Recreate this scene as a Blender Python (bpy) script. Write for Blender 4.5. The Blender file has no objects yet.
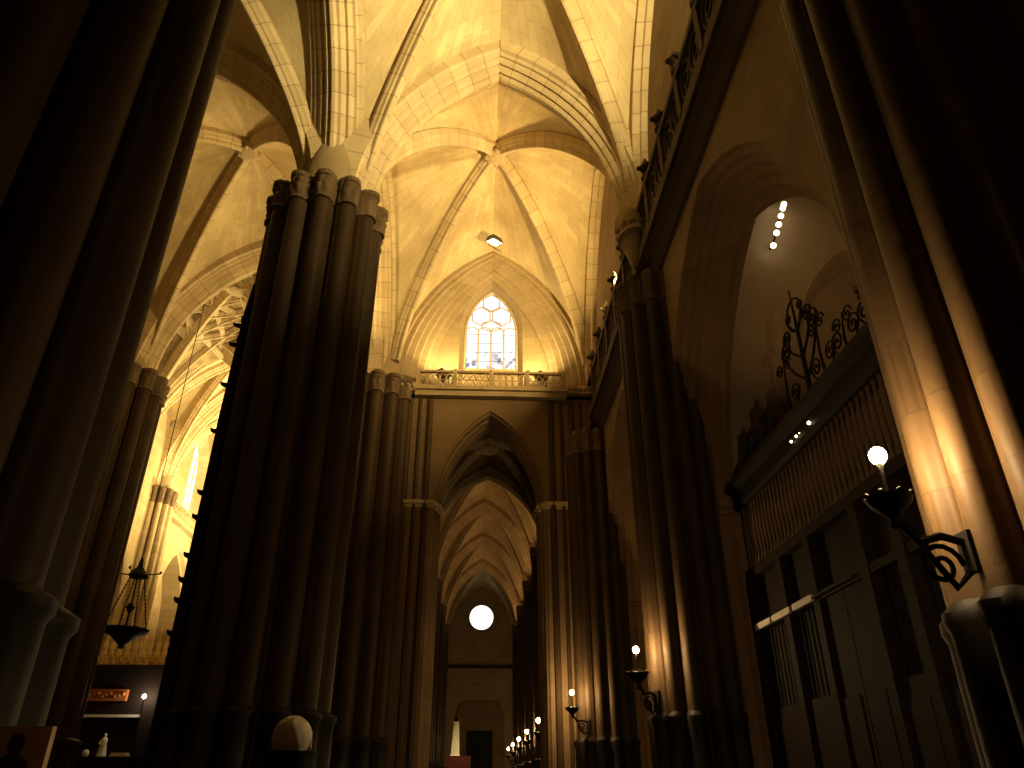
import bpy, math, random
from mathutils import Vector, Matrix
random.seed(7)
PI = math.pi
S = bpy.context.scene
COL = S.collection
H = 1.55                                   # eye height

# ------------------------------------------------------------------ mesh builder
class MB:
    def __init__(self): self.v = []; self.f = []; self.uv = {}
    def face(self, idx, uv=None):
        if uv: self.uv[len(self.f)] = uv
        self.f.append(tuple(idx))
    def add(self, p): self.v.append(tuple(p)); return len(self.v) - 1
    def box(self, x0, x1, y0, y1, z0, z1):
        b = len(self.v)
        for z in (z0, z1):
            for x, y in ((x0, y0), (x1, y0), (x1, y1), (x0, y1)): self.add((x, y, z))
        for q in ((3, 2, 1, 0), (4, 5, 6, 7), (0, 1, 5, 4), (1, 2, 6, 5), (2, 3, 7, 6), (3, 0, 4, 7)):
            self.face([b + k for k in q])
    def bar(self, p, q, r, n=6, r2=None):
        self.tube([p, q], [r, r if r2 is None else r2], n)
    def tube(self, pts, r, n=6, caps=True):
        pts = [Vector(p) for p in pts]
        if not isinstance(r, (list, tuple)): r = [r] * len(pts)
        rings = []; up = None
        for i, p in enumerate(pts):
            t = (pts[min(i + 1, len(pts) - 1)] - pts[max(i - 1, 0)])
            if t.length < 1e-9: t = Vector((0, 0, 1))
            t.normalize()
            if up is None:
                a = Vector((0, 0, 1)) if abs(t.z) < .9 else Vector((1, 0, 0))
                up = (a - t * a.dot(t)).normalized()
            else:
                up = (up - t * up.dot(t))
                up = up.normalized() if up.length > 1e-6 else t.orthogonal().normalized()
            s = t.cross(up)
            rings.append([self.add(p + (up * math.cos(2 * PI * k / n) + s * math.sin(2 * PI * k / n)) * r[i]) for k in range(n)])
        for a, b in zip(rings, rings[1:]):
            for k in range(n): self.face((a[k], a[(k + 1) % n], b[(k + 1) % n], b[k]))
        if caps:
            self.face(rings[0][::-1]); self.face(rings[-1])
    def lathe(self, prof, n=16, c=(0, 0, 0)):
        rings = []
        for r, z in prof:
            rings.append([self.add((c[0] + r * math.cos(2 * PI * k / n), c[1] + r * math.sin(2 * PI * k / n), c[2] + z)) for k in range(n)])
        for a, b in zip(rings, rings[1:]):
            for k in range(n): self.face((a[k], a[(k + 1) % n], b[(k + 1) % n], b[k]))
        self.face(rings[0][::-1]); self.face(rings[-1])
    def ball(self, c, r, n=12, m=8, sc=(1, 1, 1)):
        prof = []
        b0 = []
        for j in range(1, m):
            a = PI * j / m
            b0.append([self.add((c[0] + sc[0] * r * math.sin(a) * math.cos(2 * PI * k / n), c[1] + sc[1] * r * math.sin(a) * math.sin(2 * PI * k / n), c[2] - sc[2] * r * math.cos(a))) for k in range(n)])
        lo = self.add((c[0], c[1], c[2] - sc[2] * r)); hi = self.add((c[0], c[1], c[2] + sc[2] * r))
        for a, b in zip(b0, b0[1:]):
            for k in range(n): self.face((a[k], a[(k + 1) % n], b[(k + 1) % n], b[k]))
        for k in range(n):
            self.face((lo, b0[0][(k + 1) % n], b0[0][k])); self.face((hi, b0[-1][k], b0[-1][(k + 1) % n]))
    def prism(self, rings, caps=True):          # rings: lists of 3D points, closed loops
        R = [[self.add(p) for p in r] for r in rings]
        n = len(R[0])
        for a, b in zip(R, R[1:]):
            for k in range(n): self.face((a[k], a[(k + 1) % n], b[(k + 1) % n], b[k]))
        if caps: self.face(R[0][::-1]); self.face(R[-1])
    def loft(self, lines):                      # open strips between polylines
        R = [[self.add(p) for p in r] for r in lines]
        for a, b in zip(R, R[1:]):
            for k in range(len(a) - 1): self.face((a[k], a[k + 1], b[k + 1], b[k]))
    def sweep(self, pts, lat, prof, inner):     # profile (lateral, depth); inner = point on the inside of the curve
        pts = [Vector(p) for p in pts]; L = 0; inner = Vector(inner); prev = None; pl = None
        pv = [0]
        for a, b in zip(prof, prof[1:]): pv.append(pv[-1] + math.hypot(b[0] - a[0], b[1] - a[1]))
        for i, p in enumerate(pts):
            t = (pts[min(i + 1, len(pts) - 1)] - pts[max(i - 1, 0)]).normalized()
            la = lat if lat is not None else Vector((t.y, -t.x, 0))
            la = Vector(la); la = (la - t * la.dot(t)).normalized()
            nn = t.cross(la).normalized()
            if nn.dot(inner - p) < 0: nn = -nn          # points inward
            ring = [self.add(p + la * a - nn * d) for a, d in prof]
            if prev:
                dl = (p - pts[i - 1]).length
                for k in range(len(prof) - 1):
                    self.face((prev[k], prev[k + 1], ring[k + 1], ring[k]),
                              ((L, pv[k]), (L, pv[k + 1]), (L + dl, pv[k + 1]), (L + dl, pv[k])))
                L += dl
            else: self.face(ring)
            prev = ring
        self.face(prev[::-1])

def obj(name, mb, mat, parent=None, smooth=False, kind=None):
    me = bpy.data.meshes.new(name); me.from_pydata(mb.v, [], mb.f)
    if mb.uv:
        uv = me.uv_layers.new(name='UVMap')
        for pi, p in enumerate(me.polygons):
            u = mb.uv.get(pi)
            if u:
                for k, li in enumerate(p.loop_indices): uv.data[li].uv = u[k]
    me.materials.append(mat)
    if smooth:
        me.polygons.foreach_set('use_smooth', [True] * len(me.polygons))
    import bmesh
    bm = bmesh.new(); bm.from_mesh(me); bmesh.ops.recalc_face_normals(bm, faces=bm.faces); bm.to_mesh(me); bm.free()
    if smooth: me.set_sharp_from_angle(angle=math.radians(40))
    o = bpy.data.objects.new(name, me); COL.objects.link(o)
    if parent is not None:
        o.parent = parent
        w = Vector((0, 0, 0)); q = parent
        while q is not None: w += q.location; q = q.parent
        o.location = -w
    if kind: o['kind'] = kind
    return o

def origin_at(o, loc):                            # move a single mesh object's origin without moving its shape
    loc = Vector(loc); o.data.transform(Matrix.Translation(-loc)); o.location = loc; return o
def thing(name, label, cat, loc=(0, 0, 0), group=None, kind=None):
    o = bpy.data.objects.new(name, None); COL.objects.link(o); o.location = loc; o.empty_display_size = .2
    return tag(o, label, cat, group, kind)
def tag(o, label, cat, group=None, kind=None):
    o['label'] = label; o['category'] = cat
    if group: o['group'] = group
    if kind: o['kind'] = kind
    return o
def struct(o, label, cat): return tag(o, label, cat, None, 'structure')
def dup(root, loc, label, group=None, rz=None):
    r = root.copy(); COL.objects.link(r); r.location = loc; r['label'] = label
    if rz is not None: r.rotation_euler = (0, 0, rz)
    if group: r['group'] = group
    for ch in list(root.children):
        c = ch.copy(); COL.objects.link(c); c.parent = r
        for g in list(ch.children):
            d = g.copy(); COL.objects.link(d); d.parent = c
    return r

# ------------------------------------------------------------------ materials
def nodes(name):
    m = bpy.data.materials.new(name); m.use_nodes = True
    nt = m.node_tree; b = nt.nodes['Principled BSDF']; return m, nt, b
def mix(nt, a, b, fac, mode='MIX'):
    n = nt.nodes.new('ShaderNodeMix'); n.data_type = 'RGBA'; n.blend_type = mode
    for key, val in ((6, a), (7, b), (0, fac)):
        if isinstance(val, (int, float)): n.inputs[key].default_value = val
        elif isinstance(val, tuple): n.inputs[key].default_value = (*val, 1)
        else: nt.links.new(val, n.inputs[key])
    return n.outputs[2]
def stone(name, col, dark, rough=.85, brick=None, coords='pos', bump=.25, mortar=.6, spec=.25, noise=1.0):
    m, nt, b = nodes(name); N = nt.nodes.new; Lk = nt.links.new
    geo = N('ShaderNodeNewGeometry')
    def noi(sc, det=5):
        n = N('ShaderNodeTexNoise'); n.inputs['Scale'].default_value = sc; n.inputs['Detail'].default_value = det
        Lk(geo.outputs['Position'], n.inputs['Vector'])
        r = N('ShaderNodeValToRGB'); r.color_ramp.elements[0].position = .35; r.color_ramp.elements[1].position = .68
        Lk(n.outputs['Fac'], r.inputs['Fac']); return n, r.outputs['Color']
    n1, f1 = noi(.55 * noise); n2, f2 = noi(4.5 * noise, 8)
    c = mix(nt, dark, col, f1)
    lo = tuple(x * .8 for x in col)
    w = N('ShaderNodeMath'); w.operation = 'MULTIPLY'; w.inputs[1].default_value = .55; Lk(f2, w.inputs[0])
    c = mix(nt, c, lo, w.outputs[0])
    hgt = n2.outputs['Fac']
    if brick:
        br = N('ShaderNodeTexBrick'); br.inputs['Scale'].default_value = 1
        br.inputs['Brick Width'].default_value = brick[0]; br.inputs['Row Height'].default_value = brick[1]
        br.inputs['Mortar Size'].default_value = brick[2]; br.inputs['Mortar Smooth'].default_value = .3
        br.inputs['Color1'].default_value = (1, 1, 1, 1); br.inputs['Color2'].default_value = (.84, .82, .78, 1)
        br.inputs['Mortar'].default_value = (mortar, mortar * .95, mortar * .85, 1)
        if coords == 'uv':
            tc = N('ShaderNodeTexCoord'); Lk(tc.outputs['UV'], br.inputs['Vector'])
        else:
            sep = N('ShaderNodeSeparateXYZ'); Lk(geo.outputs['Position'], sep.inputs[0])
            ad = N('ShaderNodeMath'); Lk(sep.outputs['X'], ad.inputs[0]); Lk(sep.outputs['Y'], ad.inputs[1])
            cb = N('ShaderNodeCombineXYZ'); Lk(ad.outputs[0], cb.inputs['X']); Lk(sep.outputs['Z'], cb.inputs['Y'])
            Lk(cb.outputs[0], br.inputs['Vector'])
        c = mix(nt, c, br.outputs['Color'], 1.0, 'MULTIPLY')
    Lk(c, b.inputs['Base Color'])
    bp = N('ShaderNodeBump'); bp.inputs['Strength'].default_value = bump; bp.inputs['Distance'].default_value = .05
    Lk(hgt, bp.inputs['Height']); Lk(bp.outputs[0], b.inputs['Normal'])
    b.inputs['Roughness'].default_value = rough; b.inputs['Specular IOR Level'].default_value = spec
    return m
def plain(name, col, rough=.6, metal=0, var=.25, sc=6, spec=.4):
    m, nt, b = nodes(name); N = nt.nodes.new
    tc = N('ShaderNodeTexCoord'); n = N('ShaderNodeTexNoise'); n.inputs['Scale'].default_value = sc
    nt.links.new(tc.outputs['Object'], n.inputs['Vector'])
    c = mix(nt, tuple(x * (1 - var) for x in col), tuple(min(1, x * (1 + var)) for x in col), n.outputs['Fac'])
    nt.links.new(c, b.inputs['Base Color'])
    b.inputs['Roughness'].default_value = rough; b.inputs['Metallic'].default_value = metal; b.inputs['Specular IOR Level'].default_value = spec
    return m
def emit(name, col, st):
    m, nt, b = nodes(name)
    b.inputs['Base Color'].default_value = (*col, 1); b.inputs['Emission Color'].default_value = (*col, 1); b.inputs['Emission Strength'].default_value = st
    return m

WEB = stone('vault_web_stone', (.62, .49, .29), (.43, .32, .17), brick=(.95, .36, .012), coords='uv', mortar=.72, bump=.35)
RIB = stone('rib_stone', (.58, .45, .27), (.44, .33, .19), brick=(.7, 3.0, .02), coords='uv', mortar=.55, bump=.3)
WALL = stone('ashlar_wall_stone', (.40, .30, .17), (.30, .22, .12), brick=(1.0, .42, .012), mortar=.7, bump=.35)
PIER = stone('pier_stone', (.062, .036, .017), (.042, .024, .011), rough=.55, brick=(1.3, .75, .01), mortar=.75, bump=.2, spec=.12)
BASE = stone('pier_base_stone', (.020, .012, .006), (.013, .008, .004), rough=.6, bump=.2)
CARVE = stone('carved_stone', (.50, .38, .22), (.28, .19, .10), bump=.9, noise=2.2)
PLAST = stone('chapel_plaster', (.42, .33, .22), (.33, .25, .16), bump=.15)
FLOOR = stone('floor_marble', (.07, .055, .045), (.045, .035, .03), rough=.35, bump=.02, brick=(1.2, 1.2, .01))
IRON = plain('dark_iron', (.012, .009, .007), .65, .1, spec=.12)
DARKW = plain('dark_oak', (.016, .009, .006), .75, spec=.1)
SLAT = plain('screen_bar_bronze', (.105, .062, .032), .5, .2)
GOLD = plain('gilded_wood', (.80, .52, .15), .45, .3)
RED = plain('red_cloth', (.12, .02, .012), .8)
WHITE = plain('white_cloth', (.78, .74, .66), .8)
MARB = plain('pale_marble', (.86, .76, .50), .6)
BLACK = plain('black_wool', (.008, .008, .009), .9)
SKIN = plain('skin', (.45, .26, .17), .55, spec=.4)
HAIR = plain('pale_grey_hair', (.62, .52, .38), .75, var=.4, sc=60)
STEEL = plain('grey_housing', (.09, .075, .06), .5, .4)
GLOBE = emit('lamp_glow', (1, .70, .32), 1400)
GLOBE_N = emit('near_lamp_glow', (1, .72, .36), 1250)
GLOBE_F = emit('far_lamp_glow', (1, .68, .30), 500)
CHBULB = emit('chapel_bulb_glow', (1, .8, .5), 7)
LENS = emit('floodlight_lens_glow', (1, .8, .45), 18)
DAY = emit('daylight_glass', (.93, .97, 1.0), 2.6)

# ------------------------------------------------------------------ arches
def pointed(a, h):
    d = (h * h - a * a) / (2 * a); R = a + d
    return lambda x: math.sqrt(max(0, R * R - (abs(x) + d) ** 2))
def arc_pts(a, h, n=20):                          # left springing -> apex -> right springing, even steps of angle
    d = (h * h - a * a) / (2 * a); R = a + d
    th = math.atan2(h, d) if d > -R else 0
    right = [(-d + R * math.cos(th * k / n), R * math.sin(th * k / n)) for k in range(n + 1)]
    left = [(-x, z) for x, z in right]
    return left + right[::-1][1:]
def outline(a, zs, h, z0, n=20):                  # doorway outline with jambs, 2-D (u, z)
    return [(-a, z0)] + [(u, zs + z) for u, z in arc_pts(a, h, n)] + [(a, z0)]
def mapper(axis, pos, c):                         # wall plane: axis 'x' -> plane X=pos, u along Y ; axis 'y' -> plane Y=pos, u along X
    if axis == 'x': return lambda u, z, o=0: (pos + o, c + u, z)
    return lambda u, z, o=0: (c + u, pos + o, z)
def holed_wall(mb, M, u0, u1, z0, z1, out, off=0):
    pts = [M(u, z, off) for u, z in out]
    def rect(a, b, c, d):
        i = [mb.add(M(u, z, off)) for u, z in ((a, c), (b, c), (b, d), (a, d))]; mb.face(i)
    if out[0][0] > u0: rect(u0, out[0][0], z0, z1)
    if out[-1][0] < u1: rect(out[-1][0], u1, z0, z1)
    zb = out[0][1]
    arc = out[1:-1]
    for (ua, za), (ub, zb_) in zip(arc, arc[1:]):
        i = [mb.add(M(u, z, off)) for u, z in ((ua, za), (ub, zb_), (ub, z1), (ua, z1))]; mb.face(i)
    if zb > z0 + 1e-6: rect(out[0][0], out[-1][0], z0, zb)

RIBP = [(-.26, .12), (-.26, -.12), (-.20, -.17), (-.17, -.27), (-.10, -.31), (-.09, -.40), (-.04, -.46), (.04, -.46), (.09, -.40), (.10, -.31), (.17, -.27), (.20, -.17), (.26, -.12), (.26, .12)]
RIBS = [(x * .62, d * .62) for x, d in RIBP]
ARCHP = [(-.82, .85), (-.82, -.06), (-.70, -.10), (-.64, -.22), (-.55, -.22), (-.52, -.33), (-.43, -.42), (-.34, -.36), (-.30, -.50), (-.22, -.62), (-.12, -.60), (-.10, -.70), (-.05, -.76)]
ARCHP = [(x, d * .78 if d < 0.2 else d) for x, d in ARCHP]
ARCHP = ARCHP + [(-x, d) for x, d in ARCHP[::-1]]
FORMP = [(-.42, .4), (-.42, -.08), (-.30, -.10), (-.20, -.14), (-.17, -.26), (-.06, -.30), (.05, -.30), (.15, -.26), (.18, -.14), (.42, -.08), (.42, .4)]

def vault(name, label, cx, cy, a, b, zs, h, dome=1.4, rib=RIBP, star=False, mat=None, n=26, boss=True):
    t = thing(name, label, 'vault', (cx, cy, zs), kind='structure')
    mat = mat or WEB
    m0 = (a + b) / 2; phi = pointed(1.0, h / m0)
    hh = phi(0)
    def z(u, v):
        w = max(phi(min(1, abs(u))), phi(min(1, abs(v)))) / hh * h
        return zs + w + dome * (1 - min(1, u * u)) * (1 - min(1, v * v))
    def P(u, v): return (cx + a * u, cy + b * v, z(u, v))
    for d in range(4):
        mb = MB(); grid = []
        for i in range(n + 1):
            r = i / n; row = []
            for j in range(2 * n + 1):
                s = math.sin((j / n - 1) * PI / 2)
                u, v = (r * s, r)
                if d == 1: u, v = r, -r * s
                elif d == 2: u, v = -r * s, -r
                elif d == 3: u, v = -r, r * s
                row.append(mb.add(P(u, v)))
            grid.append(row)
        span = a if d in (0, 2) else b; dep = b if d in (0, 2) else a
        for i in range(n):
            for j in range(2 * n):
                q = (grid[i][j], grid[i][j + 1], grid[i + 1][j + 1], grid[i + 1][j])
                def uvof(k, ii, jj):
                    p = Vector(mb.v[k]); s = (jj / n - 1)
                    return (dep * ii / n, span * s * 1.35)
                mb.face(q, (uvof(q[0], i, j), uvof(q[1], i, j + 1), uvof(q[2], i + 1, j + 1), uvof(q[3], i + 1, j)))
        obj('web', mb, mat, t, True)
    lines = []
    for sx in (-1, 1):
        for sy in (-1, 1):
            k = 30
            lines.append([(sx * .985 * (1 - (1 - i / k)) , sy * .985 * (i / k)) for i in range(k + 1)])
    for ln in lines:
        mb = MB(); c0 = Vector((cx, cy, zs - 2))
        lat = Vector((-(ln[-1][1]) * b, ln[-1][0] * a, 0)).normalized()
        pts = [Vector(P(*q)) for q in ln]
        # finer near the springing
        mb.sweep(pts, lat, rib, c0)
        obj('diagonal_rib', mb, RIB, t, True)
    if star:
        def seg(p, q, k=14): return [(p[0] + (q[0] - p[0]) * i / k, p[1] + (q[1] - p[1]) * i / k) for i in range(k + 1)]
        st = []
        for sx in (-1, 1):
            for sy in (-1, 1):
                st += [seg((sx * .97, sy * .97), (0, sy * .62)), seg((sx * .97, sy * .97), (sx * .62, 0)),
                       seg((sx * .45, sy * .45), (0, sy * .62)), seg((sx * .45, sy * .45), (sx * .62, 0)),
                       seg((sx * .22, sy * .22), (0, sy * .62)), seg((sx * .22, sy * .22), (sx * .62, 0)),
                       seg((sx * .45, sy * .45), (sx * .97, sy * .30)), seg((sx * .45, sy * .45), (sx * .30, sy * .97))]
        for q in (-.75, -.5, -.25, .25, .5, .75):
            st += [seg((q, -(1 - abs(q))), (q, 1 - abs(q))), seg((-(1 - abs(q)), q), (1 - abs(q), q))]
        st += [seg((0, -.97), (0, .97), 30), seg((-.97, 0), (.97, 0), 30)]
        for rad in (.22, .45, .72):
            st.append([(rad * math.cos(2 * PI * i / 40), rad * math.sin(2 * PI * i / 40)) for i in range(41)])
        for ln in st:
            mb = MB(); mb.sweep([Vector(P(*q)) for q in ln], None, RIBS, (cx, cy, zs - 30)); obj('lierne_rib', mb, RIB, t, True)
    if boss:
        mb = MB(); zc = z(0, 0)
        mb.lathe([(.12, -.62), (.34, -.60), (.46, -.50), (.42, -.40), (.5, -.3), (.5, .05)], 16, (cx, cy, zc))
        for k in range(8):
            aa = 2 * PI * k / 8
            mb.ball((cx + .42 * math.cos(aa), cy + .42 * math.sin(aa), zc - .48), .11, 8, 6)
        obj('boss', mb, CARVE, t, True)
    return t, P

def arch(name, label, axis, pos, c, a, zs, h, prof=ARCHP, group=None, mat=None, n=26):
    M = mapper(axis, pos, c); mb = MB()
    lat = (1, 0, 0) if axis == 'x' else (0, 1, 0)
    pts = arc_pts(a, h, n)
    mb.sweep([M(u, zs + z) for u, z in pts], lat, prof, M(0, zs - 1))
    o = obj(name, mb, mat or RIB, None, True); tag(o, label, 'arch', group)
    return origin_at(o, M(0, zs))

# ------------------------------------------------------------------ piers
def section(R=1.36, D=1.44, big=.25, small=.11, n=13, res=12):
    sh = []
    for k in range(n):
        sh.append((2 * PI * k / n, D, big)); sh.append((2 * PI * (k + .5) / n - .10, D * .97, small)); sh.append((2 * PI * (k + .5) / n + .10, D * .97, small))
    out = []
    tot = n * 2 * res
    for i in range(tot):
        th = 2 * PI * i / tot; r = R
        for al, d, s in sh:
            de = (th - al + PI) % (2 * PI) - PI
            if abs(de) < PI / 2:
                q = s * s - (d * math.sin(de)) ** 2
                if q > 0: r = max(r, d * math.cos(de) + math.sqrt(q))
        out.append((math.cos(th) * r, math.sin(th) * r))
    return out
SEC = section()
CAP = stone('pier_capital_stone', (.15, .095, .05), (.08, .05, .026), bump=.9, noise=2.2)
def pier(label, x, y, ztop, group=None, basetop=2.8, k=1.0, mat=None):
    t = thing('clustered_pier', label, 'pier', (x, y, 0), group)
    def ring(z, s): return [(x + px * s * k, y + py * s * k, z) for px, py in SEC]
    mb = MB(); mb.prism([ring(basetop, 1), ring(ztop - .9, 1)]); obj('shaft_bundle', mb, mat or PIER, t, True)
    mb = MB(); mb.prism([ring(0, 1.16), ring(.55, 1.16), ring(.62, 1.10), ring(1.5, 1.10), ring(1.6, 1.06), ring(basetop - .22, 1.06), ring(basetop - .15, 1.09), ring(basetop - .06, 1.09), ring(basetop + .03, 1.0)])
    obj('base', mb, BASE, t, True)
    mb = MB()
    def lring(z, s, amp, ph): return [(x + px * k * (s + amp * math.sin(40 * math.atan2(py, px) + ph)), y + py * k * (s + amp * math.sin(40 * math.atan2(py, px) + ph)), z) for px, py in SEC]
    zt = ztop
    mb.prism([lring(zt - .95, 1.0, 0, 0), lring(zt - .93, 1.05, 0, 0), lring(zt - .86, 1.05, 0, 0), lring(zt - .82, 1.01, 0, 0), lring(zt - .66, 1.03, .015, 0), lring(zt - .5, 1.05, .025, 1),
              lring(zt - .38, 1.02, .015, 2), lring(zt - .25, 1.06, .025, 0), lring(zt - .18, 1.04, 0, 0), lring(zt - .14, 1.08, 0, 0), lring(zt, 1.08, 0, 0)])
    obj('capital', mb, CAP, t, True)
    if ztop > 16:
        mb = MB(); mb.lathe([(1.12 * k, 0), (1.05 * k, .5), (.95 * k, 1.4), (.6 * k, 3.0)], 16, (x, y, ztop)); obj('springer', mb, RIB, t, True)
    return t

# grid of the place
XC, XL, XR = .34, -4.85, 5.45
Y1, Y2, Y3 = 6.5, 17.5, 28.5
ZS, RISE, HA, HB = 16.9, 7.0, 4.45, 5.5

# floor
mb = MB(); mb.box(-21, 14, -6, 99, -.3, 0); struct(obj('floor', mb, FLOOR), 'dark stone paved floor of the church', 'floor')

# left piers
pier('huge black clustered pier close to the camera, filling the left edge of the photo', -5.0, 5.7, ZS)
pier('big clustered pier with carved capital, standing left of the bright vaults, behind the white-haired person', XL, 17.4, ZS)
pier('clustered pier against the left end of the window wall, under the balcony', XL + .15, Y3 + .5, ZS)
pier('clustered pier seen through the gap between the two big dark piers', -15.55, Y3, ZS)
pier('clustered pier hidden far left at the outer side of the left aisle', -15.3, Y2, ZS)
# right piers: engaged, they stop under the gallery
ZG = 14.25
pr = pier('close clustered pier at the right edge with lamp-lit shafts and a lantern bracket', 4.95, 5.7, ZG, k=.65, mat=stone('lamplit_pier_stone', (.112, .068, .033), (.080, .047, .022), rough=.55, brick=(1.3, .75, .01), mortar=.75, bump=.2, spec=.12))  # lighter copy of the pier stone; part of the lamplight is in its colour
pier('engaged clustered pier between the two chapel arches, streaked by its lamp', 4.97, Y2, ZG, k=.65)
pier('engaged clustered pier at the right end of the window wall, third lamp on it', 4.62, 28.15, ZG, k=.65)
mb = MB(); mb.box(4.02, 4.5, 4.75, 5.0, H + 1.66, H + 1.78); mb.box(4.1, 4.5, 4.8, 5.0, H + 1.54, H + 1.66); obj('ledge', mb, WALL, pr)

# vaults
vault('ceiling', 'lit ribbed vault nearest overhead, its far half along the top edge of the photo', XC, 12, HA, HB, ZS, RISE)
vault('ceiling', 'lit ribbed vault with carved boss, in front of the window wall', XC, 23, HA, HB, ZS, 7.55, dome=1.15)
vault('ceiling', 'ribbed vault of the left aisle with a carved boss, seen between the dark piers', -10.1, 23, 4.85, HB, ZS, RISE)
vault('ceiling', 'shadowed ribbed vault of the left aisle nearer than the lit one', -10.1, 12, 4.85, HB, ZS, RISE)
vault('ceiling', 'ribbed vault over the camera bay', XC, 1, HA, HB, ZS, RISE)
vault('ceiling', 'ribbed vault over the left aisle beside the camera bay', -10.1, 1, 4.85, HB, ZS, RISE)

# transverse arches (main aisle), arcade arches (left), left aisle arches
arch('vault_arch', 'broad moulded lit arch between the two bright vaults', 'y', Y2, XC, HA, ZS, RISE)
arch('vault_arch', 'moulded arch overhead between the camera bay and the first bright vault', 'y', Y1, XC, HA, ZS, RISE)
arch('arcade_arch', 'arcade arch curving up from the big left pier toward the nearest left pier', 'x', XL, 12, 5.4, ZS, RISE)
arch('arcade_arch', 'arcade arch between the big left pier and the window wall', 'x', XL, 23, 5.4, ZS, RISE)
arch('arcade_arch', 'arcade arch left of the camera bay', 'x', XL, 1, 5.4, ZS, RISE)
arch('vault_arch', 'shadowed dark arch across the left aisle, left of the big left pier', 'y', Y2, -10.1, 4.85, ZS, RISE)
arch('vault_arch', 'moulded arch across the left aisle in front of the ornate star vault', 'y', Y3, -10.1, 4.85, ZS, RISE)
arch('vault_arch', 'arch across the left aisle beside the nearest dark pier', 'y', Y1, -10.1, 4.85, ZS, RISE)

# outer left wall and back walls
def wall(name, label, boxes, mat=WALL):
    mb = MB()
    for b in boxes: mb.box(*b)
    return struct(obj(name, mb, mat), label, 'wall')
wall('wall_left', 'outer wall of the left aisle', [(-16.6, -16.1, -5, Y3, 0, 27)])
wall('wall_back', 'wall closing the aisles behind the camera', [(-16.6, 14, -5.4, -4.9, 0, 27)])

# ------------------------------------------------------------------ right side: wall, chapels, gallery
XW = 5.0
mbw = MB()
ORD = [(0, 1.02), (.12, .98), (.16, .84), (.30, .80), (.34, .66), (.5, .62), (.56, .46), (.72, .40), (.78, .24), (.98, .18), (1.06, 0), (1.2, 0)]
def chapel(cy, half, lo, hi, label):
    M = mapper('x', XW, cy); zs, h = 7.4, H + 11.4 - 7.4
    outs = [[M(u, z, o) for u, z in outline(half + e, zs, h + e, 0)] for o, e in ORD]
    t = thing('chapel_arch', label, 'arch', (XW, cy, 0))
    mb = MB(); mb.loft(outs); obj('moulded_order', mb, CHARCH, t, True)
    for s in (-1, 1):
        mb = MB()
        prof = [(0, -.22), (.06, -.2), (.06, -.1), (.13, -.04), (.13, .1)]
        lines = []
        for d, z in prof:
            lines.append([M(s * (half + e - d), zs + z, o) for o, e in ORD])
        mb.loft(lines); obj('impost', mb, CHARCH, t)
    holed_wall(mbw, M, lo - cy, hi - cy, 0, 27, outline(half + 1.02, zs, h + 1.02, 0))
    return t
CHARCH = stone('chapel_arch_stone', (.26, .155, .075), (.19, .115, .055), brick=(1.2, .8, .01), mortar=.75, bump=.3)
chapel(12.7, 3.9, 6.5, 17.5, 'big chapel arch on the right, above the tall iron screen')
chapel(23.2, 3.9, 17.5, 28.5, 'narrow-looking chapel arch beyond the lamp-lit engaged pier')
holed_wall(mbw, mapper('x', XW, 1), -6, 5.5, 0, 27, outline(4.0, 7.4, 6.0, 0))
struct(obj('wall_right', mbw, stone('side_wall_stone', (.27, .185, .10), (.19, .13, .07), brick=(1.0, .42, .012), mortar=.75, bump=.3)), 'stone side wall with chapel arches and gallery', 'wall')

# chapel interiors
def chapel_box(y0, y1, niche, cy):
    x0, x1, ztop = 6.2, 13.2, 20.5
    mb = MB()
    mb.box(x1, x1 + .4, y0 - .4, y1 + .4, 0, ztop); mb.box(x0, x1, y0 - .4, y0, 0, ztop); mb.box(x0 - .0, x1, y0, y1, ztop, ztop + .3)
    # inner face of the aisle wall above the arch
    holed_wall(mb, mapper('x', XW + 1.2, cy), y0 - cy, y1 - cy, 0, ztop, outline(3.9, 7.4, H + 11.4 - 7.4, 0))
    M = mapper('y', y1, 11.6)
    if niche:
        o1 = outline(2.9, H + 10.2, 4.2, 3.0); o2 = outline(2.55, H + 10.2, 3.8, 3.0)
        holed_wall(mb, M, x0 - 11.6, x1 - 11.6, 0, ztop, o1)
        mb.loft([[M(u, z, o) for u, z in q] for q, o in ((o1, 0), (o2, .9))])
        mb.box(8.5, 13.4, y1 + .9, y1 + 1.1, 3, 17)
    else: mb.box(x0, x1, y1, y1 + .4, 0, ztop)
    return mb
struct(obj('wall_chapel', chapel_box(7.4, 16.75, True, 12.7), PLAST), 'cream plastered inside of the big lit chapel on the right', 'wall')
struct(obj('wall_chapel', chapel_box(18.3, 27.7, False, 23.2), PLAST), 'inside of the second chapel beyond the engaged pier', 'wall')
vault('ceiling', 'plain vault inside the big lit chapel on the right', 9.7, 12.08, 3.5, 4.67, 14.4, 4.6, dome=.4, mat=PLAST, rib=RIBS)
vault('ceiling', 'plain vault inside the second chapel', 9.7, 23, 3.5, 4.7, 14.4, 4.6, dome=.4, mat=PLAST, rib=RIBS)

# row of six chapel spotlights on a sloping bar
t = thing('spotlight_bar', 'row of six small bright bulbs high on the chapel wall', 'light', (8.65, 16.5, 16.2))
pA, pB = Vector((8.93, 16.45, H + 15.25)), Vector((8.33, 16.45, H + 13.65))
mb = MB(); mb.bar(pA, pB, .03); mb.bar(pA.lerp(pB, .1), pA.lerp(pB, .1) + Vector((0, .32, 0)), .025); mb.bar(pA.lerp(pB, .9), pA.lerp(pB, .9) + Vector((0, .32, 0)), .025); obj('bar', mb, IRON, t)
for f in (0, .10, .29, .50, .70, 1.0):
    mb = MB(); p = pA.lerp(pB, f); mb.ball(p + Vector((0, -.08, 0)), .085, 10, 8); obj('bulb', mb, CHBULB, t, True)

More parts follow.
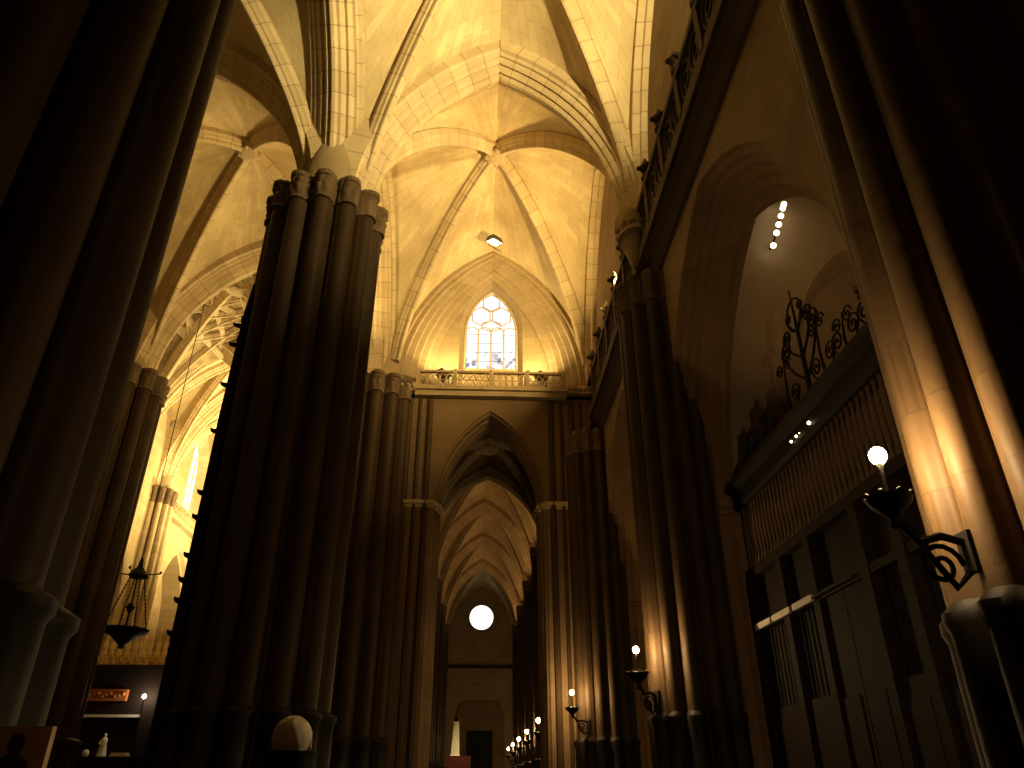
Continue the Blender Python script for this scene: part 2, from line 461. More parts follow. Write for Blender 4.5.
# gallery along the right wall
XG = 4.6
mb = MB()
prof = [(XW + .2, H + 12.75), (XW - .1, H + 12.8), (XW - .25, H + 13.05), (XW - .45, H + 13.2), (XG + .08, H + 13.5), (XG - .04, H + 13.6), (XG - .04, H + 13.85), (XG + .1, H + 13.9), (XW + .2, H + 13.95)]
mb.prism([[(x, -4.9, z) for x, z in prof], [(x, 28.1, z) for x, z in prof]])
struct(obj('trim_1', mb, BALU := stone('gallery_stone', (.075, .046, .024), (.05, .03, .016), bump=.6)), 'projecting gallery cornice running above the chapel arches', 'cornice')
def tracery(mb, M, w, z0, z1, r=.035):             # one pierced panel: two crossed ogee loops
    zc = (z0 + z1) / 2; hh = (z1 - z0) / 2
    for c in (-.25, .25):
        mb.tube([M(w * c + w * .25 * math.cos(2 * PI * k / 16), zc + hh * .9 * math.sin(2 * PI * k / 16)) for k in range(17)], r, 5, False)
        mb.tube([M(w * c + w * .11 * math.cos(2 * PI * k / 10), zc + hh * .4 * math.sin(2 * PI * k / 10)) for k in range(11)], r * .8, 5, False)
    mb.tube([M(w * .11 * math.cos(2 * PI * k / 10), zc + hh * .75 + hh * .2 * math.sin(2 * PI * k / 10)) for k in range(11)], r * .8, 5, False)
    mb.tube([M(w * .11 * math.cos(2 * PI * k / 10), zc - hh * .75 + hh * .2 * math.sin(2 * PI * k / 10)) for k in range(11)], r * .8, 5, False)
t = thing('gallery_balustrade', 'dark carved stone parapet with finials running up the right wall', 'balustrade', (XG, 12, H + 13.9))
z0, z1 = H + 13.9, H + 15.35
mb = MB(); mb.box(XG - .02, XG + .2, -4.9, 28.0, z0, z0 + .16); obj('bottom_rail', mb, BALU, t)
mb = MB(); mb.box(XG - .06, XG + .24, -4.9, 28.0, z1 - .18, z1); obj('top_rail', mb, BALU, t)
mb = MB(); mb.box(XG + .1, XG + .16, -4.9, 28.0, z0 + .1, z1 - .1); obj('parapet_slab', mb, BALU, t)
k = 0; yy = 4.75
while yy < 27.5:
    mb = MB(); mb.box(XG - .05, XG + .23, yy - .13, yy + .13, z0, z1 + .1); po = obj('post', mb, BALU, t)
    mb = MB()
    mb.lathe([(.16, 0), (.18, .08), (.10, .16), (.08, .3), (.17, .4), (.2, .5), (.12, .6), (.05, .78), (.02, .85)], 8, (XG + .06, yy, z1 + .1))
    for q in range(4):
        mb.ball((XG + .06 + .2 * math.cos(q * PI / 2), yy + .2 * math.sin(q * PI / 2), z1 + .55), .08, 6, 5)
    obj('finial', mb, BALU, po, True)
    M = lambda u, z, c=yy + .92: (XG + .07, c + u, z)
    if yy + 1.84 < 28:
        mb = MB(); tracery(mb, M, 1.55, z0 + .16, z1 - .18, .05); obj('tracery_panel', mb, BALU, t, True)
    yy += 1.835
# corbel capitals on the gallery, from which the vault arches spring
def corbel(label, x, y, s=-1):
    t = thing('corbel_capital', label, 'capital', (x, y, ZS - 1.3))
    mb = MB(); n = 14
    def ring(r, z): return [(x + .72 * r * math.cos(2 * PI * k / n), y + .78 * r * 1.15 * math.sin(2 * PI * k / n), z) for k in range(n)]
    mb.prism([ring(.12, ZS - 1.75), ring(.3, ZS - 1.5), ring(.34, ZS - 1.3), ring(.5, ZS - 1.0), ring(.55, ZS - .75)]); obj('corbel', mb, RIB, t, True)
    mb = MB(); mb.prism([ring(.55, ZS - .75), ring(.72, ZS - .7), ring(.72, ZS - .6), ring(.6, ZS - .5), ring(.74, ZS - .25), ring(.82, ZS - .12), ring(.82, ZS)])
    for k in range(10): a = 2 * PI * k / 10; mb.ball((x + .5 * math.cos(a), y + .6 * math.sin(a), ZS - .36), .11, 7, 5)
    obj('leaf_band', mb, CARVE, t, True); return t
corbel('carved corbel capital on the gallery where the broad lit arch lands', 4.55, Y2)
corbel('carved corbel capital above the nearest right pier', 4.72, Y1)
# wall ribs on the right wall
arch('wall_rib', 'thin wall rib on the right above the gallery in the nearer bright vault', 'x', 4.98, 12, 5.0, ZS, RISE + .1, FORMP)
arch('wall_rib', 'thin wall rib on the right above the gallery beside the window wall', 'x', 4.98, 23, 5.0, ZS, 7.55, FORMP)

# ------------------------------------------------------------------ window wall
M = mapper('y', Y3, XC)
mb = MB()
zb = H + 15.0
NAR = 2.02
ol = outline(NAR + .32, H + 9.9, 4.22, 0)
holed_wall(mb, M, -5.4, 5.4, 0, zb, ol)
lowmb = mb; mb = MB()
o_out = outline(4.42, ZS, H + 22.85 - ZS, zb); 
holed_wall(mb, M, -5.6, 5.6, zb, 27.5, o_out)
mb.box(-5.6 + XC, 5.6 + XC, Y3 - .0, Y3 + 1.4, zb - .25, zb)
struct(obj('wall_far_lower', lowmb, DIM_ASHLAR := stone('dimmed_ashlar_stone', (.19, .12, .057), (.135, .083, .038), brick=(1.0, .42, .012), mortar=.75, bump=.3)), 'lower half of the end wall around the narrow low arch', 'wall')  # darker ashlar copy: light falloff below the balcony is put into its colour
struct(obj('wall_far', mb, WALL), 'tall end wall with the traceried window above a low arch', 'wall')
EO = [(0, 4.42), (.0, 4.30), (.10, 4.24), (.10, 4.02), (.25, 3.98), (.30, 3.72), (.38, 3.68), (.42, 3.44), (.58, 3.40), (.62, 3.15), (.75, 3.10), (.8, 2.84), (1.05, 2.84)]
hin = H + 21.75 - ZS
t = thing('window_arch', 'deep moulded pointed arch framing the lit window recess', 'arch', (XC, Y3, zb))
mb = MB(); mb.loft([[M(u, z, o) for u, z in outline(a, ZS, hin + (a - 2.84) * (H + 22.85 - ZS - hin) / 1.58, zb)] for o, a in EO]); obj('moulded_order', mb, WALL, t, True)
for s in (-1, 1):
    mb = MB()
    for o, a in EO[2:12:3]: mb.box(XC + s * a - .2, XC + s * a + .2, Y3 + o - .15, Y3 + o + .3, ZS - .35, ZS)
    obj('capital_band', mb, CARVE, t)
mb = MB(); M2 = mapper('y', Y3 + 1.05, XC - .02)
wo = outline(1.50, H + 19.0, 2.75, zb); wi = outline(1.27, H + 19.0, 2.5, zb + 1.95)
holed_wall(mb, M2, -3.3, 3.3, zb, ZS + hin + .4, wo)
mb.loft([[M2(u, z, o) for u, z in q] for q, o in ((wo, 0), (wi, .4))])
mb.loft([[M2(-1.50, zb, 0), M2(1.50, zb, 0)], [M2(-1.27, zb + 1.95, .4), M2(1.27, zb + 1.95, .4)]])
struct(obj('wall_recess', mb, WALL), 'lit ashlar wall of the recess around the traceried window', 'wall')
# window: glass, mullions, tracery
t = thing('window_1', 'bright pointed four-light tracery window in the end wall', 'window', (XC, Y3 + 1.42, zb + 1.95), kind='structure')
MW = mapper('y', Y3 + 1.42, XC - .02)
m, nt, b = nodes('stained_glass'); N = nt.nodes.new
tc = N('ShaderNodeTexCoord'); vo = N('ShaderNodeTexVoronoi'); vo.inputs['Scale'].default_value = 5.5
nt.links.new(tc.outputs['Object'], vo.inputs['Vector'])
sep = N('ShaderNodeSeparateXYZ'); nt.links.new(tc.outputs['Object'], sep.inputs[0])
ramp = N('ShaderNodeValToRGB'); e = ramp.color_ramp.elements
e[0].position = .0; e[0].color = (.10, .14, .30, 1); e[1].position = .42; e[1].color = (.95, .95, .98, 1)
q = ramp.color_ramp.elements.new(.2); q.color = (.42, .36, .42, 1)
sv = N('ShaderNodeSeparateColor'); nt.links.new(vo.outputs['Color'], sv.inputs[0]); nt.links.new(sv.outputs[0], ramp.inputs['Fac'])
mr = N('ShaderNodeMapRange'); mr.inputs['From Min'].default_value = zb + 2.75; mr.inputs['From Max'].default_value = zb + 3.3
nt.links.new(sep.outputs['Z'], mr.inputs['Value'])
gc = mix(nt, ramp.outputs['Color'], (.95, .98, 1.0), mr.outputs[0])
nt.links.new(gc, b.inputs['Emission Color']); b.inputs['Emission Strength'].default_value = 1.35; b.inputs['Base Color'].default_value = (.05, .05, .05, 1); b.inputs['Roughness'].default_value = .3
GLASS = m
mb = MB(); wl = [MW(u, z, .06) for u, z in outline(1.27, H + 19.0, 2.5, zb + 1.95)]
c = mb.add(MW(0, zb + 3.2, .06)); ids = [mb.add(p) for p in wl]
for a_, b_ in zip(ids, ids[1:] + ids[:1]): mb.face((c, a_, b_))
obj('glass', mb, GLASS, t)
STONEW = plain('tracery_stone', (.42, .33, .2), .8)
mb = MB(); fr = outline(1.23, H + 19.0, 2.45, zb + 1.95); mb.tube([MW(u, z) for u, z in fr], .07, 6); mb.bar(MW(-1.25, zb + 1.98), MW(1.25, zb + 1.98), .07); obj('window_frame', mb, STONEW, t, True)
for u in (-.61, 0, .61):
    mb = MB(); mb.bar(MW(u, zb + 1.95), MW(u, H + 19.1), .045); obj('mullion', mb, STONEW, t, True)
mb = MB(); zt = H + 19.0
for u in (-.915, -.305, .305, .915):
    mb.tube([MW(u + .3 * math.cos(PI * k / 8), zt + .1 + .24 * math.sin(PI * k / 8)) for k in range(9)], .035, 5)
def foil(cu, cz, rx, rz, n=6): mb.tube([MW(cu + rx * math.sin(2 * PI * k / n), cz + rz * math.cos(2 * PI * k / n)) for k in range(n + 1)], .04, 5)
foil(-.5, zt + .98, .5, .55); foil(.5, zt + .98, .5, .55); foil(0, zt + 1.78, .46, .5); foil(0, zt + .42, .52, .32)
obj('tracery', mb, STONEW, t, True)
mb = MB()
for k in range(1, 5): mb.bar(MW(-1.2, zb + 1.95 + k * .5, .03), MW(1.2, zb + 1.95 + k * .5, .03), .014, 4)
obj('saddle_bar', mb, IRON, t)

# balcony in front of the window
t = thing('balcony_balustrade', 'pierced stone balustrade of the balcony below the window', 'balustrade', (XC, Y3 - .2, zb))
yb = Y3 - .32
mb = MB(); mb.box(XC - 3.35, XC + 3.35, yb - .12, Y3 + .02, zb - .06, zb + .12); mb.box(XC - 3.3, XC + 3.3, yb + .02, Y3 + .02, zb - .3, zb - .06); obj('bottom_rail', mb, WALL, t)
mb = MB(); mb.box(XC - 3.3, XC + 3.3, yb - .06, yb + .1, zb + .80, zb + .9); obj('top_rail', mb, WALL, t)
for k in range(5):
    u = -3.2 + k * 1.6
    mb = MB(); mb.box(XC + u - .09, XC + u + .09, yb - .09, yb + .12, zb + .1, zb + .96); obj('post', mb, WALL, t)
    if k < 4:
        mb = MB(); MM = lambda uu, z, c=XC + u + .8: (c + uu, yb + .02, z)
        for q in range(5):
            uc = -.56 + q * .28
            if k % 2: mb.tube([MM(uc - .14, zb + .14), MM(uc, zb + .46), MM(uc + .14, zb + .14)], .03, 5); mb.tube([MM(uc - .14, zb + .5), MM(uc, zb + .8), MM(uc + .14, zb + .5)], .03, 5)
            else: mb.tube([MM(uc + .14 * math.cos(2 * PI * j / 8), zb + .46 + .32 * math.sin(2 * PI * j / 8)) for j in range(9)], .03, 5, False)
        mb.bar(MM(-.7, zb + .47), MM(.7, zb + .47), .025); obj('tracery_panel', mb, CARVE, t, True)
for s in (-1, 1):                                  # side leaf cornice reaching the piers
    mb = MB(); mb.box(XC + s * 4.0 - .75, XC + s * 4.0 + .75, Y3 - .35, Y3 + .1, zb - .1, zb + .28)
    for k in range(6): mb.ball((XC + s * 4.0 - .62 + k * .25, Y3 - .36, zb + .12), .13, 7, 5)
    struct(obj('trim_%d' % (2 if s < 0 else 3), mb, CARVE), 'leafy cornice at the %s end of the window balcony' % ('left' if s < 0 else 'right'), 'cornice')
# low arch under the balcony: splay, impost, small vault, second arch
t = thing('low_arch', 'tall narrow dark archway below the window balcony', 'arch', (XC, Y3, 0))
LO = [(0, .32), (.08, .28), (.12, .2), (.4, .17), (.46, .08), (.8, .05), (.85, 0), (1.4, 0)]
mb = MB(); mb.loft([[M(u, z, o) for u, z in outline(NAR + e, H + 9.9, 3.9 + e, 0)] for o, e in LO]); obj('moulded_order', mb, DIM_ASHLAR, t, True)
for s in (-1, 1):
    mb = MB(); lines = []
    for d, z in ((0, -.2), (.05, -.18), (.05, -.08), (.12, -.03), (.12, .1), (0, .12)):
        lines.append([M(s * (NAR + 1.7), H + 9.9 + z, -d), M(s * (NAR + .32 - d), H + 9.9 + z, -d)] + [M(s * (NAR + e - d), H + 9.9 + z, o - d * .3) for o, e in LO])
    mb.loft(lines); obj('impost', mb, CARVE, t)
for s in (-1, 1):
    mb = MB()
    for u in (2.62, 3.05, 3.5, 3.9):
        mb.tube([(XC + s * u, Y3, 0), (XC + s * u, Y3, H + 14.6)], .13 if u in (2.62, 3.5) else .08, 8)
    obj('wall_shaft', mb, PIER, t, True)
vault('ceiling', 'small low vault inside the narrow archway', XC, 32.6, 3.0, 2.8, H + 9.9, 4.4, dome=.2, rib=RIBS, mat=DIM_ASHLAR)
Mb = mapper('y', 35.4, XC); mb = MB()
holed_wall(mb, Mb, -6, 6, 0, 27.5, outline(2.75, H + 9.9, 3.9, 0)); mb.loft([[Mb(u, z, o) for u, z in outline(2.75, H + 9.9, 3.9, 0)] for o in (0, .6)])
holed_wall(mb, Mb, -6, 6, 0, 27.5, outline(2.75, H + 9.9, 3.9, 0), .6)
for s in (-1, 1): mb.box(XC + s * 3.2 - .15, XC + s * 3.2 + .15, Y3 + 1.4, 35.4, 0, H + 14.4)
struct(obj('wall_choir', mb, WALL), 'inner wall of the thick archway', 'wall')

# ------------------------------------------------------------------ far aisle beyond the archway
FY = [44 + 10.4 * k for k in range(5)]
wall('wall_far_left', 'left wall of the long far aisle', [(-5.3, -4.9, 36, 97, 0, 27)])
wall('wall_far_right', 'right wall of the long far aisle', [(5.5, 5.9, 36, 97, 0, 27)])
ordn = ['first', 'second', 'third', 'fourth', 'fifth', 'sixth', 'seventh']
fp = None
for k, y in enumerate(FY):
    arch('vault_arch', '%s moulded arch across the long far aisle, counting from the archway' % ordn[k], 'y', y, XC, HA, ZS, RISE, group='arches of the far aisle', n=18)
    if k < 4:
        vault('ceiling', 'dim ribbed vault of the far aisle just past its %s arch' % ordn[k], XC, y + 5.2, HA, 5.2, ZS, RISE, n=16)
    for s, X in ((-1, XL - .1), (1, XR + .1)):
        lab = '%s pier along the %s side of the far aisle, counting from the archway' % (ordn[k], 'left' if s < 0 else 'right')
        if fp is None: fp = pier(lab, X, y, ZS, 'piers of the far aisle')
        else: dup(fp, (X, y, 0), lab)
vault('ceiling', 'last dim vault of the far aisle before the round window', XC, 91.3, HA, 5.7, ZS, RISE, n=16)
vault('ceiling', 'first vault of the far aisle behind the archway wall', XC, 40.0, HA, 4.0, ZS, RISE, n=16)
# end wall with oculus, string course and portal
mb = MB(); YE = 97; OZ = H + .1895 * YE; OR = 1.66
n = 40
ring = [(XC + .05 + OR * math.cos(2 * PI * k / n), YE, OZ + OR * math.sin(2 * PI * k / n)) for k in range(n)]
def boxpt(k):
    a = 2 * PI * k / n; c, s = math.cos(a), math.sin(a); x0, x1, z0, z1 = -6, 6, OZ - 2.6, 27.5
    tt = min([(x1 - .35) / c if c > 1e-6 else 1e9, (x0 - .35) / c if c < -1e-6 else 1e9, (z1 - OZ) / s if s > 1e-6 else 1e9, (z0 - OZ) / s if s < -1e-6 else 1e9])
    return (.35 + tt * c, YE, OZ + tt * s)
R1 = [mb.add(p) for p in ring]; R2 = [mb.add(boxpt(k)) for k in range(n)]; R3 = [mb.add((p[0], YE + .8, p[2])) for p in ring]
for k in range(n):
    j = (k + 1) % n; mb.face((R1[k], R1[j], R2[j], R2[k])); mb.face((R1[k], R1[j], R3[j], R3[k]))
mb.box(-6, 6, YE, YE + .5, 0, OZ - 2.6)
struct(obj('wall_end', mb, WALL), 'distant end wall with the round window', 'wall')
t = thing('window_2', 'glowing white round window at the far end of the aisle', 'window', (XC + .05, YE, OZ), kind='structure')
mb = MB(); c = mb.add((XC + .05, YE + .6, OZ)); ids = [mb.add((p[0], YE + .6, p[2])) for p in ring]
for k in range(n): mb.face((c, ids[k], ids[(k + 1) % n]))
obj('glass', mb, emit('oculus_glass', (1, .98, .93), 2.5), t)
mb = MB(); mb.tube(ring + ring[:1], .16, 6, False); obj('window_frame', mb, WALL, t, True)
mb = MB(); mb.box(-5, 5.6, YE - .4, YE, H + 12.25, H + 12.55); struct(obj('trim_4', mb, BASE), 'string course on the distant end wall', 'trim')
t = thing('door_1', 'dark portal in the middle of the distant end wall', 'door', (.35, YE, 0), kind='structure')
mb = MB(); mb.box(-1.1, 2.0, YE - .5, YE - .3, 0, H + 5.2); obj('door_leaf', mb, BLACK, t)
mb = MB(); mo = [(-2.5, 0), (-2.5, 8.3), (-1.9, 9.9), (2.8, 9.9), (3.4, 8.3), (3.4, 0)]
mb.prism([[(x, YE - .3, z) for x, z in mo], [(x, YE, z) for x, z in mo]]); obj('portal_surround', mb, CHARCH, t)
# pale tapering monument on reddish block
t = thing('obelisk', 'pale tapering obelisk with dark tip on a reddish block, left of the far dark portal', 'monument', (-1.02, 40, 0))
mb = MB(); mb.box(-1.4, -.25, 39.5, 40.4, 0, H + 1.02); obj('plinth', mb, RED, t)
mb = MB()
def sq(c, r, z): return [(c + r, 40 - r, z), (c + r, 40 + r, z), (c - r, 40 + r, z), (c - r, 40 - r, z)]
mb.prism([sq(-1.02, .26, H + 1.02), sq(-1.0, .2, H + 1.1), sq(-.98, .13, H + 2.55)]); obj('shaft', mb, MARB, t)
mb = MB(); mb.ball((-.98, 40, H + 2.66), .12, 10, 8); obj('tip', mb, IRON, t, True)

# ------------------------------------------------------------------ left depth: star vault bay, bright bay
LX, LA = -15.6, 3.85
STARW = stone('star_vault_stone', (.40, .29, .15), (.17, .11, .05), bump=1.0, noise=3.0)
vault('ceiling', 'ornate star vault with many ribs beyond the left aisle arch', -13.7, 33.4, 5.8, 4.6, ZS, 7.3, dome=1.4, star=True, mat=STARW)
vault('ceiling', 'brightest ribbed vault beyond the ornate star vault', LX, 47.9, LA, 5.1, ZS, 7.4, dome=.8)
vault('ceiling', 'short bright vault between the star vault and the window bay', LX, 40.45, LA, 2.4, ZS, 7.4, dome=.5)
arch('vault_arch', 'arch just before the distant window bay in the lit gap at left', 'y', 42.9, LX, LA, ZS, 7.3)
arch('vault_arch', 'arch between the ornate star vault and the brightest vault', 'y', 38.0, LX, LA, ZS, 7.3)
mb = MB(); Mx = mapper('y', Y3 + .25, -10.1); holed_wall(mb, Mx, -10, 5.2, 0, 28, outline(4.75, ZS, RISE - .1, 0))
mb.box(-21, -11.4, 53, 53.4, 0, 28); mb.box(-11.7, -11.4, 38, 53, 0, 28); mb.box(-11.7, -7.6, 38.0, 38.3, 0, 28); mb.box(-7.9, -7.6, Y3 + .3, 38.2, 0, 28); mb.box(-7.7, -4.95, Y3 + .3, Y3 + .5, 0, 28); mb.box(-19.9, -15.1, Y3 + .1, Y3 + .3, 0, 28)
Mx = mapper('x', -19.45, 48.0); ob = outline(2.5, H + 9.0, 4.2, 0)
holed_wall(mb, Mx, -5.8, 5.2, 0, H + 15.2, ob); mb.loft([[Mx(u, z, o) for u, z in outline(2.5 - e, H + 9.0, 4.2 - e, 0)] for o, e in ((0, 0), (-.2, .1), (-.25, .3), (-1.4, .35))]); mb.box(-21, -20.85, 42, 53.4, 0, 16)
ow = outline(1.6, H + 18.6, 3.0, H + 15.6)
holed_wall(mb, Mx, -5.8, 5.2, H + 15.2, 28, ow)
mb.loft([[Mx(u, z, o) for u, z in outline(1.6 - e, H + 18.6, 3.0 - e, H + 15.6 + e)] for o, e in ((0, 0), (-.7, .25))])
Mn = mapper('x', -19.45, 37.4); on = outline(3.9, H + 8.6, 5.0, 0)
holed_wall(mb, Mn, -9, 4.8, 0, 28, on)
mb.loft([[Mn(u, z, o) for u, z in outline(3.9 - e, H + 8.6, 5.0 - e, 0)] for o, e in ((0, 0), (-.05, .18), (-.25, .22), (-.3, .45), (-.5, .5), (-.55, .75), (-1.2, .8))]); mb.box(-20.8, -20.65, 33, 42, 0, 16)
struct(obj('wall_transept', mb, WALL), 'lit walls of the space beyond the left aisle', 'wall')
pier('engaged pier between the distant arches, seen in the lit gap at left', -19.5, 42.9, ZS, k=.62, basetop=2.4, mat=WALL)
t = thing('window_3', 'pale window above the distant gallery, in the lit gap at left', 'window', (-20.1, 48, H + 15.8), kind='structure')
MW3 = mapper('x', -20.15, 48.0); ids = []
mb = MB(); c = mb.add(MW3(0, H + 17.5)); ids = [mb.add(MW3(u, z)) for u, z in outline(1.36, H + 18.6, 2.7, H + 15.8)]
for a_, b_ in zip(ids, ids[1:] + ids[:1]): mb.face((c, a_, b_))
obj('glass', mb, emit('pale_glass', (.9, .92, 1.0), 1.3), t)
for u in (-.7, 0, .7):
    mb = MB(); mb.bar(MW3(u, H + 15.8, .06), MW3(u, H + 20, .06), .07); obj('mullion', mb, STONEW, t)
t = thing('distant_balustrade', 'stone gallery parapet below the distant window at left', 'balustrade', (-19.3, 48, H + 14.4))
mb = MB(); mb.box(-19.5, -19.0, 44.2, 53, H + 14.3, H + 14.6); obj('cornice', mb, WALL, t)
mb = MB(); mb.box(-19.3, -19.1, 44.2, 53, H + 15.35, H + 15.5); obj('top_rail', mb, WALL, t)
for k in range(12):
    mb = MB(); y = 44.5 + k * .75
    tracery(mb, lambda u, z, c=y: (-19.2, c + u, z), .7, H + 14.6, H + 15.35, .04); obj('tracery_panel', mb, WALL, t)

# hanging sanctuary lamp in the left gap
cx, cy, zb_ = -15.02, 33.0, H + 5.6
t = thing('hanging_lamp', 'dark dish-shaped hanging lamp on chains in the lit gap at left', 'lamp', (cx, cy, zb_))
mb = MB(); mb.lathe([(.06, -.75), (.14, -.7), (.10, -.6), (.25, -.5), (.5, -.25), (.85, -.1), (.95, 0), (.95, .06), (.8, .06)], 20, (cx, cy, zb_)); obj('dish', mb, IRON, t, True)
mb = MB(); mb.lathe([(.06, 2.15), (.3, 2.2), (.42, 2.32), (.3, 2.5), (.12, 2.7), (.05, 3.1)], 14, (cx, cy, zb_)); crown = obj('crown', mb, IRON, t, True)
for k in range(4):
    a = PI / 4 + k * PI / 2
    mb = MB(); p, q = Vector((cx + .9 * math.cos(a), cy + .9 * math.sin(a), zb_)), Vector((cx + .3 * math.cos(a), cy + .3 * math.sin(a), zb_ + 2.25))
    mb.bar(p, q, .022, 5)
    for j in range(14): mb.ball(p.lerp(q, (j + .5) / 14), .045, 6, 4)
    obj('chain', mb, IRON, t)
mb = MB(); mb.bar((cx, cy, zb_ + 3.0), (cx, cy, ZS + 9.3), .02, 5); obj('cable', mb, IRON, t)
mb = MB(); mb.lathe([(.03, 2.2), (.03, 1.15), (.12, 1.1), (.2, .95), (.1, .8), (.04, .7), (.04, .05)], 10, (cx, cy, zb_)); obj('centre_rod', mb, IRON, t, True)
for k in range(4):
    a = k * PI / 2
    mb = MB(); mb.bar((cx + .25 * math.cos(a), cy + .25 * math.sin(a), zb_ + 2.35), (cx + .95 * math.cos(a), cy + .95 * math.sin(a), zb_ + 2.4), .03, 5); mb.ball((cx + .95 * math.cos(a), cy + .95 * math.sin(a), zb_ + 2.45), .06, 6, 5); obj('crown_arm', mb, IRON, crown)

# gilded screen and altar below it
sy = 38.0
t = thing('altar_screen', 'dark screen with gilded openwork cresting under the hanging lamp', 'screen', (-17, sy, 0))
mb = MB(); mb.box(-19.3, -14.2, sy, sy + .3, 0, H + 4.6); obj('panel', mb, DARKW, t)
mb = MB(); mb.box(-19.3, -14.2, sy - .15, sy + .35, H + 4.6, H + 4.85); obj('cornice', mb, DARKW, t)
random.seed(3)
for k in range(14):
    mb = MB(); x = -19.1 + k * .36
    hgt = 1.15 + .45 * random.random()
    mb.bar((x, sy, H + 4.85), (x, sy, H + 4.85 + hgt), .035, 5); mb.ball((x, sy, H + 4.85 + hgt), .08, 6, 5)
    for s in (-1, 1): mb.tube([(x + s * (.15 + .1 * math.cos(q * .6)) * (1 - q / 14), sy, H + 5.0 + q * .085) for q in range(12)], .035, 5)
    mb.tube([(x + .12 * math.cos(q * PI / 5), sy, H + 5.35 + .14 * math.sin(q * PI / 5)) for q in range(11)], .03, 5, False)
    obj('cresting', mb, GOLD, t)
mb = MB(); mb.box(-19.1, -16.4, sy - .25, sy, H + 3.25, H + 3.75)
for k in range(14): mb.ball((-19.0 + k * .19, sy - .27, H + 3.5 + .06 * math.sin(k * 2.1)), .1, 6, 5)
obj('frieze', mb, plain('red_gold', (.42, .13, .03), .5), t)
mb = MB(); mb.box(-19.3, -15.6, sy - .3, sy - .05, H + 2.55, H + 2.66); obj('shelf', mb, WHITE, t)
SX, SY, SZ, q_ = -16.6, sy - .9, H + .9, .5
t = thing('statue', 'small white draped statue lit on the altar in the left gap', 'statue', (SX, SY, SZ))
mb = MB()
mb.lathe([(r * q_, z * q_) for r, z in ((.42, 0), (.40, .15), (.34, .5), (.27, .9), (.24, 1.15), (.26, 1.35), (.16, 1.55), (.06, 1.6))], 18, (SX, SY, SZ))
for sg in (-1, 1):
    mb.tube([(SX + sg * .22 * q_, SY - .03, SZ + 1.35 * q_), (SX + sg * .30 * q_, SY - .25 * q_, SZ + 1.05 * q_), (SX + sg * .08 * q_, SY - .40 * q_, SZ + 1.0 * q_)], .07 * q_, 6)
obj('robe', mb, WHITE, t, True)
mb = MB(); mb.ball((SX, SY - .01, SZ + 1.73 * q_), .14 * q_, 10, 8, (.85, .95, 1.15)); obj('head', mb, MARB, t, True)
mb = MB(); mb.box(-18.7, -15.0, sy - 1.6, sy - .35, 0, H + .82); mb.box(-18.8, -14.9, sy - 1.65, sy - .33, H + .82, H + .9); o = obj('altar_table', mb, DARKW); tag(o, 'dark altar block carrying the small white statue', 'altar'); origin_at(o, (-17, sy - 1, 0))
mb = MB(); mb.box(-15.95, -15.25, sy - 1.6, sy - 1.0, H + .9, H + .97); mb.box(-15.9, -15.3, sy - 1.58, sy - 1.05, H + .97, H + 1.05); o = obj('altar_cloth', mb, WHITE); tag(o, 'white folded cloth on the altar beside the statue', 'cloth'); origin_at(o, (-15.6, sy - 1.3, H + .9))
mb = MB(); mb.lathe([(.10, 0), (.14, .1), (.12, .22), (.06, .28)], 12, (-17.15, sy - 1.2, H + .9)); o = obj('altar_vase', mb, WHITE, None, True); tag(o, 'small white vase on the altar left of the statue', 'vase'); origin_at(o, (-17.15, sy - 1.2, H + .9))
t = thing('altar_light', 'single white light bulb on a stem beside the dark altar screen', 'light', (-15.45, sy - .5, 0))
mb = MB(); mb.bar((-15.45, sy - .5, 0), (-15.45, sy - .5, H + 3.35), .03); obj('stem', mb, IRON, t)
mb = MB(); mb.ball((-15.45, sy - .5, H + 3.42), .09, 10, 8); obj('bulb', mb, emit('white_bulb', (1, .9, .65), 260), t, True)

# crocketed dark post along the big pier
px_, py_ = -6.38, 16.7
t = thing('crocketed_post', 'dark spiky crocketed post rising beside the left flank of the big left pier', 'post', (px_, py_, 0))
mb = MB(); mb.lathe([(.32, 0), (.32, 1.2), (.24, 1.4), (.22, 5), (.2, 9.5), (.12, 12.6), (.02, 13.6)], 8, (px_, py_, 0)); obj('shaft', mb, DARKW, t)
for k, z in enumerate((4.3, 5.0, 5.45, 6.0, 6.9, 7.5, 9.1, 10.4, 11.6, 12.2)):
    for a in (PI, PI / 2, -PI / 2):
        mb = MB(); d = Vector((math.cos(a), math.sin(a), 0)); b_ = Vector((px_, py_, z))
        mb.tube([b_ + d * .12, b_ + d * .22 + Vector((0, 0, .02)), b_ + d * .29 + Vector((0, 0, .05)), b_ + d * .33 + Vector((0, 0, .10))], [.07, .07, .05, .015], 6); obj('crocket', mb, DARKW, t)

# ------------------------------------------------------------------ iron chapel screen
gx, g0, g1 = 6.22, 8.85, 16.55
t = thing('chapel_screen', 'tall dark iron and wood screen closing the big right-hand chapel', 'screen', (gx, 12, 0))
mb = MB()
pf = [(gx - .10, H + 5.62), (gx - .18, H + 5.70), (gx - .18, H + 5.98), (gx - .32, H + 6.12), (gx - .32, H + 6.24), (gx + .25, H + 6.24), (gx + .25, H + 5.62)]
mb.prism([[(x, g0, z) for x, z in pf], [(x, g1, z) for x, z in pf]]); obj('cornice_beam', mb, IRON, t)
bar0 = None
for k in range(39):
    y = g0 + .15 + k * .195
    if bar0 is None:
        mb = MB(); mb.lathe([(.045, 0), (.06, .1), (.035, .2), (.06, .75), (.035, 1.3), (.045, 1.42)], 8, (gx, y, H + 4.20)); bar0 = obj('baluster', mb, SLAT, t, True)
        b0y = y
    else:
        c = bar0.copy(); COL.objects.link(c); c.location.y += y - b0y
